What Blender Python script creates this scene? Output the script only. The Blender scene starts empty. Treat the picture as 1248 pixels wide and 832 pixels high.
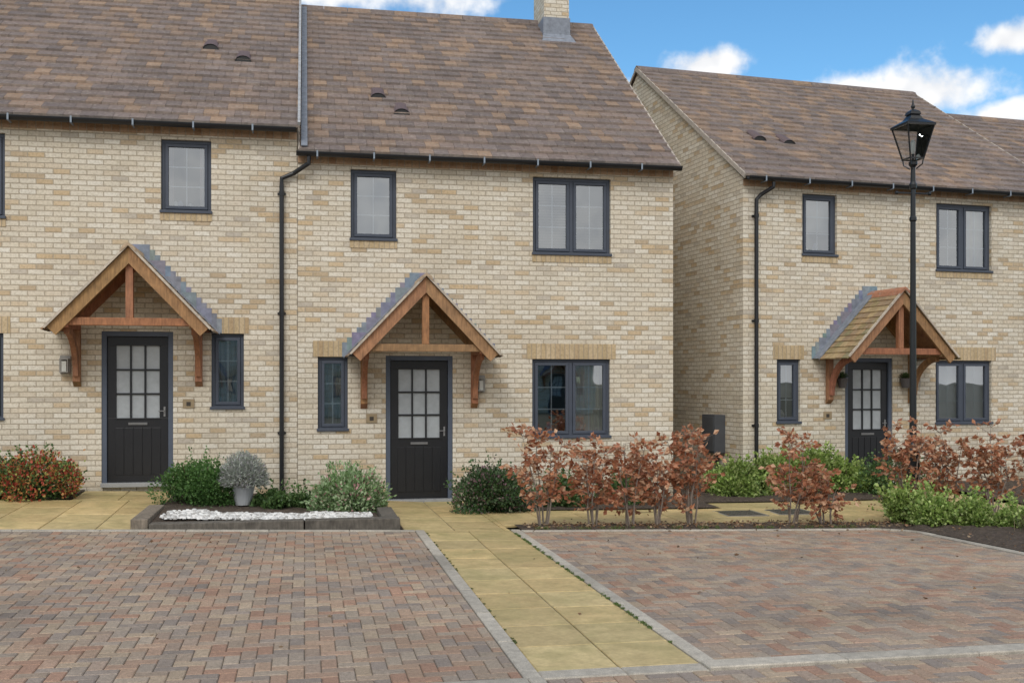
import bpy, math, random
import numpy as np
from mathutils import Vector
R=random.Random(7)
scene=bpy.context.scene
# ------------------------------------------------------------------ helpers
def interp(x,xs,ys):
    return float(np.interp(x,xs,ys))
def g(x,y):
    a=interp(x,[-6,-2,1.7,7,14],[.26,.19,-.05,-.06,-.06])
    b=interp(x,[-6,1.35,7.3,14],[.20,0,-.13,-.16])
    if y>=0: return a
    if y>=-3.6: 
        t=-y/3.6; return a*(1-t)+b*t
    if y>=-9.8:
        t=(-3.6-y)/6.2; return b*(1-t)
    return 0.0
class MB:
    def __init__(s): s.v=[];s.f=[];s.m=[];s.c=[]
    def face(s,pts,mat=0,col=(1,1,1)):
        n=len(s.v); s.v.extend([tuple(p) for p in pts]); s.f.append(tuple(range(n,n+len(pts)))); s.m.append(mat); s.c.append(col)
    def box(s,x0,x1,y0,y1,z0,z1,mat=0,col=(1,1,1)):
        n=len(s.v)
        s.v.extend([(x0,y0,z0),(x1,y0,z0),(x1,y1,z0),(x0,y1,z0),(x0,y0,z1),(x1,y0,z1),(x1,y1,z1),(x0,y1,z1)])
        for f in ((0,3,2,1),(4,5,6,7),(0,1,5,4),(1,2,6,5),(2,3,7,6),(3,0,4,7)):
            s.f.append(tuple(n+i for i in f)); s.m.append(mat); s.c.append(col)
    def beam(s,p0,p1,w,h,up=(0,0,1),mat=0,col=(1,1,1)):
        p0=Vector(p0);p1=Vector(p1);d=(p1-p0).normalized();u=Vector(up);a=d.cross(u).normalized();b=a.cross(d).normalized()
        n=len(s.v)
        for p in (p0,p1):
            for i,j in ((-1,-1),(1,-1),(1,1),(-1,1)):
                s.v.append(tuple(p+a*(w/2*i)+b*(h/2*j)))
        for f in ((3,2,1,0),(4,5,6,7),(0,1,5,4),(1,2,6,5),(2,3,7,6),(3,0,4,7)):
            s.f.append(tuple(n+i for i in f)); s.m.append(mat); s.c.append(col)
    def tube(s,pts,rs,n=10,mat=0,col=(1,1,1),caps=True):
        if not hasattr(rs,'__len__'): rs=[rs]*len(pts)
        P=[Vector(p) for p in pts]; rings=[]
        ref=Vector((0.31,0.93,0.17)).normalized()
        for i,p in enumerate(P):
            d=(P[min(i+1,len(P)-1)]-P[max(i-1,0)]).normalized()
            a=d.cross(ref).normalized(); b=d.cross(a)
            st=len(s.v)
            for k in range(n):
                t=2*math.pi*k/n
                s.v.append(tuple(p+(a*math.cos(t)+b*math.sin(t))*rs[i]))
            rings.append(st)
        for i in range(len(P)-1):
            for k in range(n):
                a0=rings[i]+k;a1=rings[i]+(k+1)%n;b0=rings[i+1]+k;b1=rings[i+1]+(k+1)%n
                s.f.append((a0,a1,b1,b0)); s.m.append(mat); s.c.append(col)
        if caps:
            s.f.append(tuple(rings[0]+k for k in reversed(range(n)))); s.m.append(mat); s.c.append(col)
            s.f.append(tuple(rings[-1]+k for k in range(n))); s.m.append(mat); s.c.append(col)
    def prism(s,poly,axis,a0,a1,mat=0,col=(1,1,1)):
        def P(p,a): return (a,p[0],p[1]) if axis=='x' else (p[0],a,p[1])
        n=len(poly)
        s.face([P(p,a0) for p in poly],mat,col); s.face([P(p,a1) for p in reversed(poly)],mat,col)
        for i in range(n):
            p,q=poly[i],poly[(i+1)%n]
            s.face([P(p,a1),P(q,a1),P(q,a0),P(p,a0)],mat,col)
    def make(s,name,mats,parent=None,bevel=0,smooth=False,fix=True,loc=None):
        me=bpy.data.meshes.new(name); me.from_pydata(s.v,[],s.f)
        for m in mats: me.materials.append(m)
        me.polygons.foreach_set('material_index',s.m)
        at=me.attributes.new('col','FLOAT_COLOR','FACE')
        arr=np.ones((len(s.f),4),dtype=np.float32); arr[:,:3]=np.array(s.c,dtype=np.float32)
        at.data.foreach_set('color',arr.ravel())
        if fix and len(s.f)<20000:
            import bmesh
            bm=bmesh.new(); bm.from_mesh(me); bmesh.ops.recalc_face_normals(bm,faces=bm.faces[:]) ; bm.to_mesh(me); bm.free()
        uv=me.uv_layers.new(name='UVMap')
        co=np.empty(len(me.vertices)*3,dtype=np.float32); me.vertices.foreach_get('co',co); co=co.reshape(-1,3)
        li=np.empty(len(me.loops),dtype=np.int32); me.loops.foreach_get('vertex_index',li)
        nr=np.empty(len(me.polygons)*3,dtype=np.float32); me.polygons.foreach_get('normal',nr); nr=np.abs(nr.reshape(-1,3))
        lt=np.empty(len(me.polygons),dtype=np.int32); me.polygons.foreach_get('loop_total',lt)
        ln=np.repeat(nr,lt,axis=0); lc=co[li]
        u=np.where(ln[:,2]>.75,lc[:,0],np.where(ln[:,0]>ln[:,1],lc[:,1],lc[:,0]))
        w=np.where(ln[:,2]>.75,lc[:,1],lc[:,2])
        uv.data.foreach_set('uv',np.stack([u,w],1).astype(np.float32).ravel())
        if smooth: me.polygons.foreach_set('use_smooth',[True]*len(me.polygons))
        me.update()
        ob=bpy.data.objects.new(name,me); scene.collection.objects.link(ob)
        if parent: ob.parent=parent
        if loc: ob.location=loc
        if bevel:
            b=ob.modifiers.new('bevel','BEVEL'); b.width=bevel; b.segments=2; b.limit_method='ANGLE'
        return ob
def empty(name,loc=(0,0,0),rz=0):
    e=bpy.data.objects.new(name,None); scene.collection.objects.link(e); e.location=loc; e.rotation_euler=(0,0,rz); e.empty_display_size=.3
    return e
# ------------------------------------------------------------------ materials
def newmat(name):
    m=bpy.data.materials.new(name); m.use_nodes=True; nt=m.node_tree; b=nt.nodes['Principled BSDF']; return m,nt,b
def N(nt,t,**k):
    n=nt.nodes.new(t)
    for a,v in k.items(): setattr(n,a,v)
    return n
def math_(nt,op,a,b=None,c=None):
    n=nt.nodes.new('ShaderNodeMath'); n.operation=op
    for i,x in enumerate((a,b,c)):
        if x is None: continue
        if isinstance(x,(int,float)): n.inputs[i].default_value=x
        else: nt.links.new(x,n.inputs[i])
    return n.outputs[0]
def mixc(nt,f,a,b,mode='MIX'):
    n=nt.nodes.new('ShaderNodeMix'); n.data_type='RGBA'; n.blend_type=mode
    for s,x in ((n.inputs[0],f),(n.inputs[6],a),(n.inputs[7],b)):
        if isinstance(x,(int,float)): s.default_value=x
        elif isinstance(x,tuple): s.default_value=(*x[:3],1)
        else: nt.links.new(x,s)
    return n.outputs[2]
def ramp(nt,f,stops,interp='LINEAR'):
    n=nt.nodes.new('ShaderNodeValToRGB'); n.color_ramp.interpolation=interp
    e=n.color_ramp.elements
    while len(e)<len(stops): e.new(.5)
    for i,(p,c) in enumerate(stops):
        e[i].position=p; e[i].color=(*c,1) if len(c)==3 else c
    nt.links.new(f,n.inputs[0]); return n.outputs[0]
def noise(nt,vec,scale,detail=4,rough=.55,dist=0,out='Fac'):
    n=nt.nodes.new('ShaderNodeTexNoise'); n.inputs['Scale'].default_value=scale; n.inputs['Detail'].default_value=detail; n.inputs['Roughness'].default_value=rough; n.inputs['Distortion'].default_value=dist
    if vec is not None: nt.links.new(vec,n.inputs['Vector'])
    return n.outputs[out]
def bump(nt,b,h,strength=.5,dist=.01):
    n=nt.nodes.new('ShaderNodeBump'); n.inputs['Strength'].default_value=strength; n.inputs['Distance'].default_value=dist
    nt.links.new(h,n.inputs['Height']); nt.links.new(n.outputs[0],b.inputs['Normal'])
def brick_mat(name,bw,bh,stops,mortar,joint=.010,stag=.5,dirt=True):
    m,nt,b=newmat(name)
    uvn=N(nt,'ShaderNodeUVMap'); uvn.uv_map='UVMap'
    geo=N(nt,'ShaderNodeNewGeometry')
    sp=N(nt,'ShaderNodeSeparateXYZ'); nt.links.new(uvn.outputs[0],sp.inputs[0])
    dn=N(nt,'ShaderNodeSeparateColor'); nt.links.new(noise(nt,geo.outputs['Position'],42,0,out='Color'),dn.inputs[0])
    u=math_(nt,'MULTIPLY_ADD',dn.outputs[0],.010,sp.outputs[0]); v=math_(nt,'MULTIPLY_ADD',dn.outputs[1],.009,sp.outputs[1])
    vv=math_(nt,'DIVIDE',math_(nt,'ADD',v,100.0*bh-.0045),bh); row=math_(nt,'FLOOR',vv); fv=math_(nt,'SUBTRACT',vv,row)
    off=math_(nt,'MULTIPLY',math_(nt,'MODULO',row,2.0),stag)
    uu=math_(nt,'ADD',math_(nt,'DIVIDE',u,bw),off); uu=math_(nt,'ADD',uu,1000.0); col=math_(nt,'FLOOR',uu); fu=math_(nt,'SUBTRACT',uu,col)
    mu=math_(nt,'MULTIPLY',math_(nt,'MINIMUM',fu,math_(nt,'SUBTRACT',1.0,fu)),bw)
    mv=math_(nt,'MULTIPLY',math_(nt,'MINIMUM',fv,math_(nt,'SUBTRACT',1.0,fv)),bh)
    mm=math_(nt,'MINIMUM',mu,mv)
    mr=N(nt,'ShaderNodeMapRange'); mr.inputs[1].default_value=joint/2-.001; mr.inputs[2].default_value=joint/2+.004; nt.links.new(mm,mr.inputs[0])
    mask=mr.outputs[0]
    cx=N(nt,'ShaderNodeCombineXYZ'); nt.links.new(col,cx.inputs[0]); nt.links.new(row,cx.inputs[1])
    wn=N(nt,'ShaderNodeTexWhiteNoise'); wn.noise_dimensions='2D'; nt.links.new(cx.outputs[0],wn.inputs['Vector'])
    c=ramp(nt,wn.outputs['Value'],stops)
    n1=noise(nt,geo.outputs['Position'],28,3,.65); n1r=ramp(nt,n1,[(.3,(.78,.75,.70)),(.5,(1,1,1)),(.72,(1.12,1.12,1.12))])
    c=mixc(nt,1.0,c,n1r,'MULTIPLY')
    c=mixc(nt,mask,mortar,c)
    big=noise(nt,geo.outputs['Position'],.9,3,.6); c=mixc(nt,1.0,c,ramp(nt,big,[(.3,(.88,.87,.85)),(.65,(1.04,1.04,1.04))]),'MULTIPLY')
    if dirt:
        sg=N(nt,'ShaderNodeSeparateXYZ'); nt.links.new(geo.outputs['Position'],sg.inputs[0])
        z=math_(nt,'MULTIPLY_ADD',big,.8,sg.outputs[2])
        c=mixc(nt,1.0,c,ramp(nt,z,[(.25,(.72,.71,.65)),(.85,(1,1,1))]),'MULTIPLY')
    nt.links.new(c,b.inputs['Base Color']); b.inputs['Roughness'].default_value=.9
    bump(nt,b,mask,.6,.008)
    return m
CREAM=[(0,(.52,.47,.40)),(.07,(.66,.59,.47)),(.3,(.72,.67,.57)),(.5,(.68,.61,.49)),(.68,(.76,.72,.63)),(.83,(.66,.58,.46)),(.92,(.60,.46,.29)),(1,(.50,.40,.28))]
OCH=[(0,(.48,.37,.22)),(.3,(.56,.44,.28)),(.6,(.51,.39,.23)),(.85,(.60,.48,.32)),(1,(.43,.31,.18))]
M={}
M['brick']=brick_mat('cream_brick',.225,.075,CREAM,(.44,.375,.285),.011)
M['soldier']=brick_mat('soldier_brick',.075,10,OCH,(.42,.34,.24),stag=0,dirt=False)
M['header']=brick_mat('eaves_brick',.1125,10,[(0,(.42,.27,.17)),(.5,(.50,.34,.22)),(1,(.36,.22,.13))],(.4,.32,.24),stag=0,dirt=False)
def colmat(name,rough=.8,nscale=30,namp=.35,bscale=80,bstr=.3,bdist=.004,extra=None,spec=.5,wet=None):
    m,nt,b=newmat(name); a=N(nt,'ShaderNodeAttribute'); a.attribute_name='col'; geo=N(nt,'ShaderNodeNewGeometry')
    n=noise(nt,geo.outputs['Position'],nscale,2,.6)
    c=mixc(nt,1.0,a.outputs['Color'],ramp(nt,n,[(.25,(1-namp,)*3),(.75,(1+namp,)*3)]),'MULTIPLY')
    if extra: c=extra(nt,geo,c)
    nt.links.new(c,b.inputs['Base Color']); b.inputs['Roughness'].default_value=rough; b.inputs['Specular IOR Level'].default_value=spec
    if wet: nt.links.new(ramp(nt,noise(nt,geo.outputs['Position'],.8,3,.6),[(.35,(wet,)*3),(.65,(rough,)*3)]),b.inputs['Roughness'])
    if bstr: bump(nt,b,noise(nt,geo.outputs['Position'],bscale,1),bstr,bdist)
    return m
def lichen(nt,geo,c):
    n=noise(nt,geo.outputs['Position'],14,4,.7); k=ramp(nt,n,[(.55,(0,0,0)),(.68,(.55,.55,.55))])
    c=mixc(nt,k,c,(.36,.32,.27))
    n=noise(nt,geo.outputs['Position'],.8,2,.6); return mixc(nt,1.0,c,ramp(nt,n,[(.3,(.86,.86,.88)),(.7,(1.1,1.08,1.06))]),'MULTIPLY')
def pavex(nt,geo,c):
    n=noise(nt,geo.outputs['Position'],.55,4,.62); c=mixc(nt,1.0,c,ramp(nt,n,[(.28,(.74,.74,.74)),(.5,(1,1,1)),(.72,(1.14,1.13,1.12))]),'MULTIPLY')
    n=noise(nt,geo.outputs['Position'],150,1,.7); return mixc(nt,1.0,c,ramp(nt,n,[(.3,(.72,.72,.72)),(.7,(1.25,1.25,1.25))]),'MULTIPLY')
def slabx(nt,geo,c):
    n=noise(nt,geo.outputs['Position'],1.6,5,.65,.4); k=ramp(nt,n,[(.42,(0,0,0)),(.70,(.8,.8,.8))])
    c=mixc(nt,k,c,(.32,.28,.12))
    n=noise(nt,geo.outputs['Position'],6,4,.7); return mixc(nt,1.0,c,ramp(nt,n,[(.3,(.80,.79,.76)),(.7,(1.12,1.12,1.12))]),'MULTIPLY')
def woodx(nt,geo,c):
    mp=N(nt,'ShaderNodeMapping'); mp.inputs['Scale'].default_value=(40,40,6); nt.links.new(geo.outputs['Position'],mp.inputs['Vector'])
    n=noise(nt,mp.outputs[0],1,3,.6); return mixc(nt,1.0,c,ramp(nt,n,[(.3,(.62,.6,.58)),(.7,(1.15,1.12,1.08))]),'MULTIPLY')
M['tile']=colmat('roof_tile',.85,18,.22,60,0,.004,lichen)
M['block']=colmat('paving_block',.8,40,.22,120,.5,.004,pavex,wet=.5,spec=.35)
M['slab']=colmat('yellow_slab',.7,25,.14,90,.3,.003,slabx,wet=.38)
M['kerb']=colmat('concrete_kerb',.85,14,.2,150,.4,.003,pavex)
M['wood']=colmat('oak_timber',.7,8,.2,50,0,.004,woodx)
M['plain']=colmat('painted',.55,6,.08,60,0,.002)
M['metal']=colmat('coated_metal',.35,10,.1,40,0,.002)
M['lead']=colmat('lead_sheet',.55,12,.25,30,.3,.004)
M['sleeper']=colmat('sleeper_timber',.85,12,.3,60,.5,.006,woodx)
def soil():
    m,nt,b=newmat('soil'); geo=N(nt,'ShaderNodeNewGeometry'); p=geo.outputs['Position']
    c=ramp(nt,noise(nt,p,18,6,.7),[(.3,(.03,.022,.016)),(.55,(.085,.062,.045)),(.75,(.17,.13,.095))])
    nt.links.new(c,b.inputs['Base Color']); b.inputs['Roughness'].default_value=.95; bump(nt,b,noise(nt,p,30,3,.75),1,.03); return m
M['soil']=soil()
def sand():
    m,nt,b=newmat('jointing_sand'); geo=N(nt,'ShaderNodeNewGeometry'); p=geo.outputs['Position']
    c=ramp(nt,noise(nt,p,3,4,.7),[(.3,(.10,.10,.07)),(.6,(.19,.16,.13))]); nt.links.new(c,b.inputs['Base Color']); b.inputs['Roughness'].default_value=.95; return m
M['sand']=sand()
def asphalt():
    m,nt,b=newmat('ground_surface'); geo=N(nt,'ShaderNodeNewGeometry'); p=geo.outputs['Position']
    c=ramp(nt,noise(nt,p,.4,5,.7),[(.3,(.06,.07,.035)),(.6,(.09,.085,.06))]); nt.links.new(c,b.inputs['Base Color']); b.inputs['Roughness'].default_value=.95; return m
M['ground']=asphalt()
def glass(name='window_glass',base=.20,tint=(.74,.79,.81,1),k=2.6):
    m=bpy.data.materials.new(name); m.use_nodes=True; nt=m.node_tree; nt.nodes.clear()
    o=N(nt,'ShaderNodeOutputMaterial'); t=N(nt,'ShaderNodeBsdfTransparent'); t.inputs[0].default_value=tint
    gl=N(nt,'ShaderNodeBsdfGlossy'); gl.inputs['Roughness'].default_value=.015; gl.inputs[0].default_value=(.95,.98,1,1)
    fr=N(nt,'ShaderNodeFresnel'); fr.inputs[0].default_value=1.5
    geo=N(nt,'ShaderNodeNewGeometry'); bp=N(nt,'ShaderNodeBump'); bp.inputs['Strength'].default_value=.12; bp.inputs['Distance'].default_value=.01
    nt.links.new(noise(nt,geo.outputs['Position'],2.2,1),bp.inputs['Height']); nt.links.new(bp.outputs[0],gl.inputs['Normal'])
    mx=N(nt,'ShaderNodeMixShader'); nt.links.new(math_(nt,'MULTIPLY_ADD',fr.outputs[0],k,base),mx.inputs[0])
    nt.links.new(t.outputs[0],mx.inputs[1]); nt.links.new(gl.outputs[0],mx.inputs[2]); nt.links.new(mx.outputs[0],o.inputs[0]); return m
M['glass']=glass(); M['clearglass']=glass('lantern_glass',.0,(.96,.97,.97,1),1)
def leafmat():
    m=bpy.data.materials.new('leaf'); m.use_nodes=True; nt=m.node_tree; b=nt.nodes['Principled BSDF']; o=nt.nodes['Material Output']
    a=N(nt,'ShaderNodeAttribute'); a.attribute_name='col'; nt.links.new(a.outputs['Color'],b.inputs['Base Color']); b.inputs['Roughness'].default_value=.5
    tr=N(nt,'ShaderNodeBsdfTranslucent'); nt.links.new(a.outputs['Color'],tr.inputs[0]); mx=N(nt,'ShaderNodeMixShader'); mx.inputs[0].default_value=.3
    nt.links.new(b.outputs[0],mx.inputs[1]); nt.links.new(tr.outputs[0],mx.inputs[2]); nt.links.new(mx.outputs[0],o.inputs[0]); return m
M['leaf']=leafmat()
FR=(.060,.073,.100); BLK=(.012,.013,.016); OAK=(.34,.17,.088); LEAD=(.22,.245,.29)
# ------------------------------------------------------------------ house parts
def window(par,x0,x1,z0,z1,n,seed,blind=None,head=None,sill=False,name='window'):
    r=random.Random(seed); y=.055
    fr=MB(); fw=.05
    fr.box(x0,x1,y,y+.07,z1-fw,z1,0,FR); fr.box(x0,x1,y,y+.07,z0,z0+fw,0,FR)
    fr.box(x0,x0+fw,y,y+.07,z0+fw,z1-fw,0,FR); fr.box(x1-fw,x1,y,y+.07,z0+fw,z1-fw,0,FR)
    fr.box(x0-.015,x1+.015,-.035,y+.02,z0-.012,z0+.028,0,FR)
    w=(x1-x0-2*fw)/n
    if n>1: fr.box((x0+x1)/2-.028,(x0+x1)/2+.028,y-.002,y+.07,z0+fw,z1-fw,0,FR)
    bars=MB(); gl=MB()
    for i in range(n):
        a=x0+fw+i*w+(.028 if i>0 else 0)+.004; b=x0+fw+(i+1)*w-(.028 if i<n-1 else 0)-.004; c=z0+fw+.004; d=z1-fw-.004; s=.045; yy=y-.014
        fr.box(a,b,yy,yy+.06,d-s,d,0,FR); fr.box(a,b,yy,yy+.06,c,c+s,0,FR); fr.box(a,a+s,yy,yy+.06,c+s,d-s,0,FR); fr.box(b-s,b,yy,yy+.06,c+s,d-s,0,FR)
        gy=y+.02
        gl.face([(a+s,gy,c+s),(b-s,gy,c+s),(b-s,gy,d-s),(a+s,gy,d-s)])
        m=(a+b)/2; bc=(.66,.68,.70)
        bars.box(m-.009,m+.009,gy+.006,gy+.014,c+s,d-s,0,bc)
        for k in (1,2):
            zz=c+s+(d-c-2*s)*k/3; bars.box(a+s,b-s,gy+.005,gy+.013,zz-.009,zz+.009,0,bc)
    fr.make(name+'_frame',[M['plain']],par,bevel=.004); bars.make(name+'_glazing_bars',[M['plain']],par); gl.make(name+'_glass',[M['glass']],par,fix=False)
    it=MB()
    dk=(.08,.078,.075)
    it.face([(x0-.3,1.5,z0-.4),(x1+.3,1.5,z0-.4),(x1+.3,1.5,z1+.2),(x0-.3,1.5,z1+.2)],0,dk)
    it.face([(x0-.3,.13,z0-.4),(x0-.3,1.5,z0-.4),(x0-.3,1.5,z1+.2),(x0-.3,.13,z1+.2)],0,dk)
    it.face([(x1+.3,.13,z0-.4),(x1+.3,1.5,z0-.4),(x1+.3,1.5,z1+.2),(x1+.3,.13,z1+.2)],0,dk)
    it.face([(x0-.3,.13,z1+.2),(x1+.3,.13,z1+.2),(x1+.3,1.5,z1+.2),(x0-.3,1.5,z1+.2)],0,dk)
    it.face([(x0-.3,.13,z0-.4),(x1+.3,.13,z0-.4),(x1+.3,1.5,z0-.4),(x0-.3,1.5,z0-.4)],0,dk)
    it.box(x0,x1,.13,.33,z0-.02,z0+.04,0,(.6,.58,.55))
    def curtain(a,b,za,zb,col,yy=.2):
        k=max(3,int((b-a)/.025)); pts=[(a+(b-a)*i/k,yy+.018*math.sin(i*2.1+seed)) for i in range(k+1)]
        for i in range(k): it.face([(*pts[i],za),(*pts[i+1],za),(*pts[i+1],zb),(*pts[i],zb)],0,tuple(c*(.92+.16*r.random()) for c in col))
    def ornaments():
        for q in range(3):
            xx=x0+.12+(x1-x0-.24)*r.random(); hh=.08+.12*r.random(); it.tube([(xx,.24,z0+.04),(xx,.24,z0+.04+hh*.6),(xx,.24,z0+.04+hh)],[.03,.05,.02],10,0,r.choice([(.6,.55,.5),(.3,.35,.5),(.7,.7,.7)]))
    if blind=='venetian':
        z=z1-.05; m=(x0+x1)/2
        while z>z0+(z1-z0)*.06:
            it.face([(x0+.04,.19,z),(m-.03,.19,z),(m-.03,.215,z-.03),(x0+.04,.215,z-.03)],0,(.40,.38,.37))
            if z<z1-.5: it.face([(m+.03,.19,z),(x1-.04,.19,z),(x1-.04,.215,z-.02),(m+.03,.215,z-.02)],0,(.24,.23,.23))
            z-=.042
        it.face([(m+.03,.22,z1-.5),(x1-.04,.22,z1-.5),(x1-.04,.22,z1),(m+.03,.22,z1)],0,(.10,.10,.105))
    elif blind=='half_venetian':
        z=z1-.05; m=(x0+x1)/2
        while z>z0+.03:
            it.face([(x0+.04,.19,z),(m-.04,.19,z),(m-.04,.21,z-.028),(x0+.04,.21,z-.028)],0,(.16,.15,.15)); z-=.045
        curtain(m+.04,x1-.03,z0,z1,(.65,.6,.57))
    elif blind=='curtains': curtain(x0+.02,x0+.02+(x1-x0)*.2,z0,z1,(.50,.46,.42)); curtain(x1-(x1-x0)*.25,x1-.02,z0,z1,(.55,.5,.45)); ornaments()
    elif blind=='net': curtain(x0+.02,x1-.02,z0+.0,z1,(.36,.375,.39))
    elif blind=='white': it.box(x0+.02,x1-.02,.17,.18,z0+.02,z1,0,(.72,.70,.70))
    elif blind=='grey': it.box(x0+.02,x1-.02,.17,.18,z0+.02,z1,0,(.30,.31,.33))
    elif blind=='right_blind': curtain((x0+x1)/2+.03,x1-.02,z0,z1,(.70,.64,.55)); curtain(x0+.02,x0+.12,z0,z1,(.4,.4,.4)); ornaments()
    elif blind=='roller': it.box(x0+.02,x1-.02,.17,.18,z0+(z1-z0)*.4,z1,0,(.60,.57,.54)); curtain(x0+.02,x0+.1,z0,z1,(.3,.3,.3)); ornaments()
    it.make(name+'_interior',[M['plain']],par,fix=False)
    if head:
        h=MB(); h.box(x0-head,x1+head,-.006,.10,z1,z1+.235); h.make(name+'_brick_head',[M['soldier']],par)
    if sill:
        h=MB(); h.box(x0-.01,x1+.01,-.012,.05,z0-.12,z0-.013); h.make(name+'_brick_sill',[M['soldier']],par)
def front_door(par,x0,x1,z0,z1,flip=False):
    f=MB(); y=.05; fw=.07; fc=(.085,.105,.145)
    f.box(x0,x0+fw,y-.035,y+.07,z0,z1,0,fc); f.box(x1-fw,x1,y-.035,y+.07,z0,z1,0,fc); f.box(x0+fw,x1-fw,y-.035,y+.07,z1-fw,z1,0,fc)
    f.make('door_frame',[M['plain']],par,bevel=.004)
    d=MB(); a=x0+fw+.004; b=x1-fw-.004; c=z0+.035; t=z1-fw-.004
    gz0=c+(t-c)*.44; gz1=t-.13; ga=a+.12; gb=b-.12
    d.box(a,b,y,y+.05,c,gz0,0,BLK); d.box(a,b,y,y+.05,gz1,t,0,BLK); d.box(a,ga,y,y+.05,gz0,gz1,0,BLK); d.box(gb,b,y,y+.05,gz0,gz1,0,BLK)
    for i in (1,2):
        xx=ga+(gb-ga)*i/3; d.box(xx-.013,xx+.013,y-.004,y+.04,gz0,gz1,0,BLK)
        zz=gz0+(gz1-gz0)*i/3; d.box(ga,gb,y-.003,y+.038,zz-.013,zz+.013,0,BLK)
    n=5
    for i in range(n):
        xx=a+.1+(b-a-.2)*i/n; d.box(xx+.004,xx+(b-a-.2)/n-.004,y-.008,y+.01,c+.1,gz0-.14,0,BLK)
    for (p,q,s,u) in ((ga-.02,gb+.02,gz1,gz1+.02),(ga-.02,gb+.02,gz0-.02,gz0)): d.box(p,q,y-.012,y+.01,s,u,0,BLK)
    d.make('front_door',[M['metal']],par,bevel=.003)
    gl=MB(); gl.face([(ga,y+.02,gz0),(gb,y+.02,gz0),(gb,y+.02,gz1),(ga,y+.02,gz1)],0,(.40,.43,.45)); gl.make('door_frosted_glass',[M['metal']],par)
    h=MB(); hc=(.22,.22,.22); m=(a+b)/2
    h.box(m-.13,m+.13,y-.018,y,gz0-.10,gz0-.065,0,(.16,.16,.16))
    hx=(a+.05) if flip else (b-.05)
    h.box(hx-.013,hx+.013,y-.012,y,z0+.97,z0+1.11,0,hc); h.tube([(hx,y-.012,z0+1.05),(hx,y-.05,z0+1.05),(hx+(.08 if flip else -.08),y-.05,z0+1.05)],.007,8,0,hc)
    h.make('letter_plate_and_handle',[M['metal']],par,bevel=.003)
    s=MB(); s.box(x0-.0,x1+.0,-.08,y+.06,z0-.03,z0+.03,0,(.32,.33,.34)); s.make('door_threshold',[M['metal']],par,bevel=.004)
TILEC=[(.180,.142,.126),(.200,.155,.136),(.170,.138,.126),(.215,.162,.135),(.185,.15,.138),(.245,.175,.130),(.158,.128,.118),(.20,.160,.144),(.28,.195,.135)]
def tiles(mb,orig,along,up,length,slope,gauge,tw,rnd,cols,th=.044,gap=.004,edge=1.0,eadd=.27):
    o=Vector(orig);A=Vector(along).normalized();U=Vector(up).normalized();Nn=A.cross(U).normalized()
    if Nn.z<0: Nn=-Nn
    n=int(math.ceil(slope/gauge))
    for i in range(n):
        s0=i*gauge; s1=min(s0+gauge+.03,slope)
        off=(i%2)*tw/2; x=-off
        while x<length-.001:
            a=max(x,0)+gap/2; b=min(x+tw,length)-gap/2; x+=tw
            if b-a<.01: continue
            c=rnd.choice(cols); k=.9+.2*rnd.random(); c=tuple(q*k for q in c)
            j=rnd.random()*.005; js=rnd.uniform(-.005,.005)
            h0=.006+j; h1=h0+th; hb=.008
            P=lambda x_,s_,h_: tuple(o+A*x_+U*s_+Nn*h_)
            hm=h0+th*.45
            q=[P(a,s0+js,h0),P(b,s0+js,h0),P(b,s0+js,h1),P(a,s0+js,h1),P(b,s1,hb+.004),P(a,s1,hb+.004),P(b,s1,hb),P(a,s1,hb)]
            m=len(mb.v); mb.v.extend(q)
            kk=.7+.6*rnd.random()
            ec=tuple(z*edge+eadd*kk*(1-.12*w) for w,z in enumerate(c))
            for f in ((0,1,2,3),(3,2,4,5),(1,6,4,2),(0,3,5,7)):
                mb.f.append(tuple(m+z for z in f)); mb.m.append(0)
                mb.c.append(ec if f==(0,1,2,3) else c)
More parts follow.
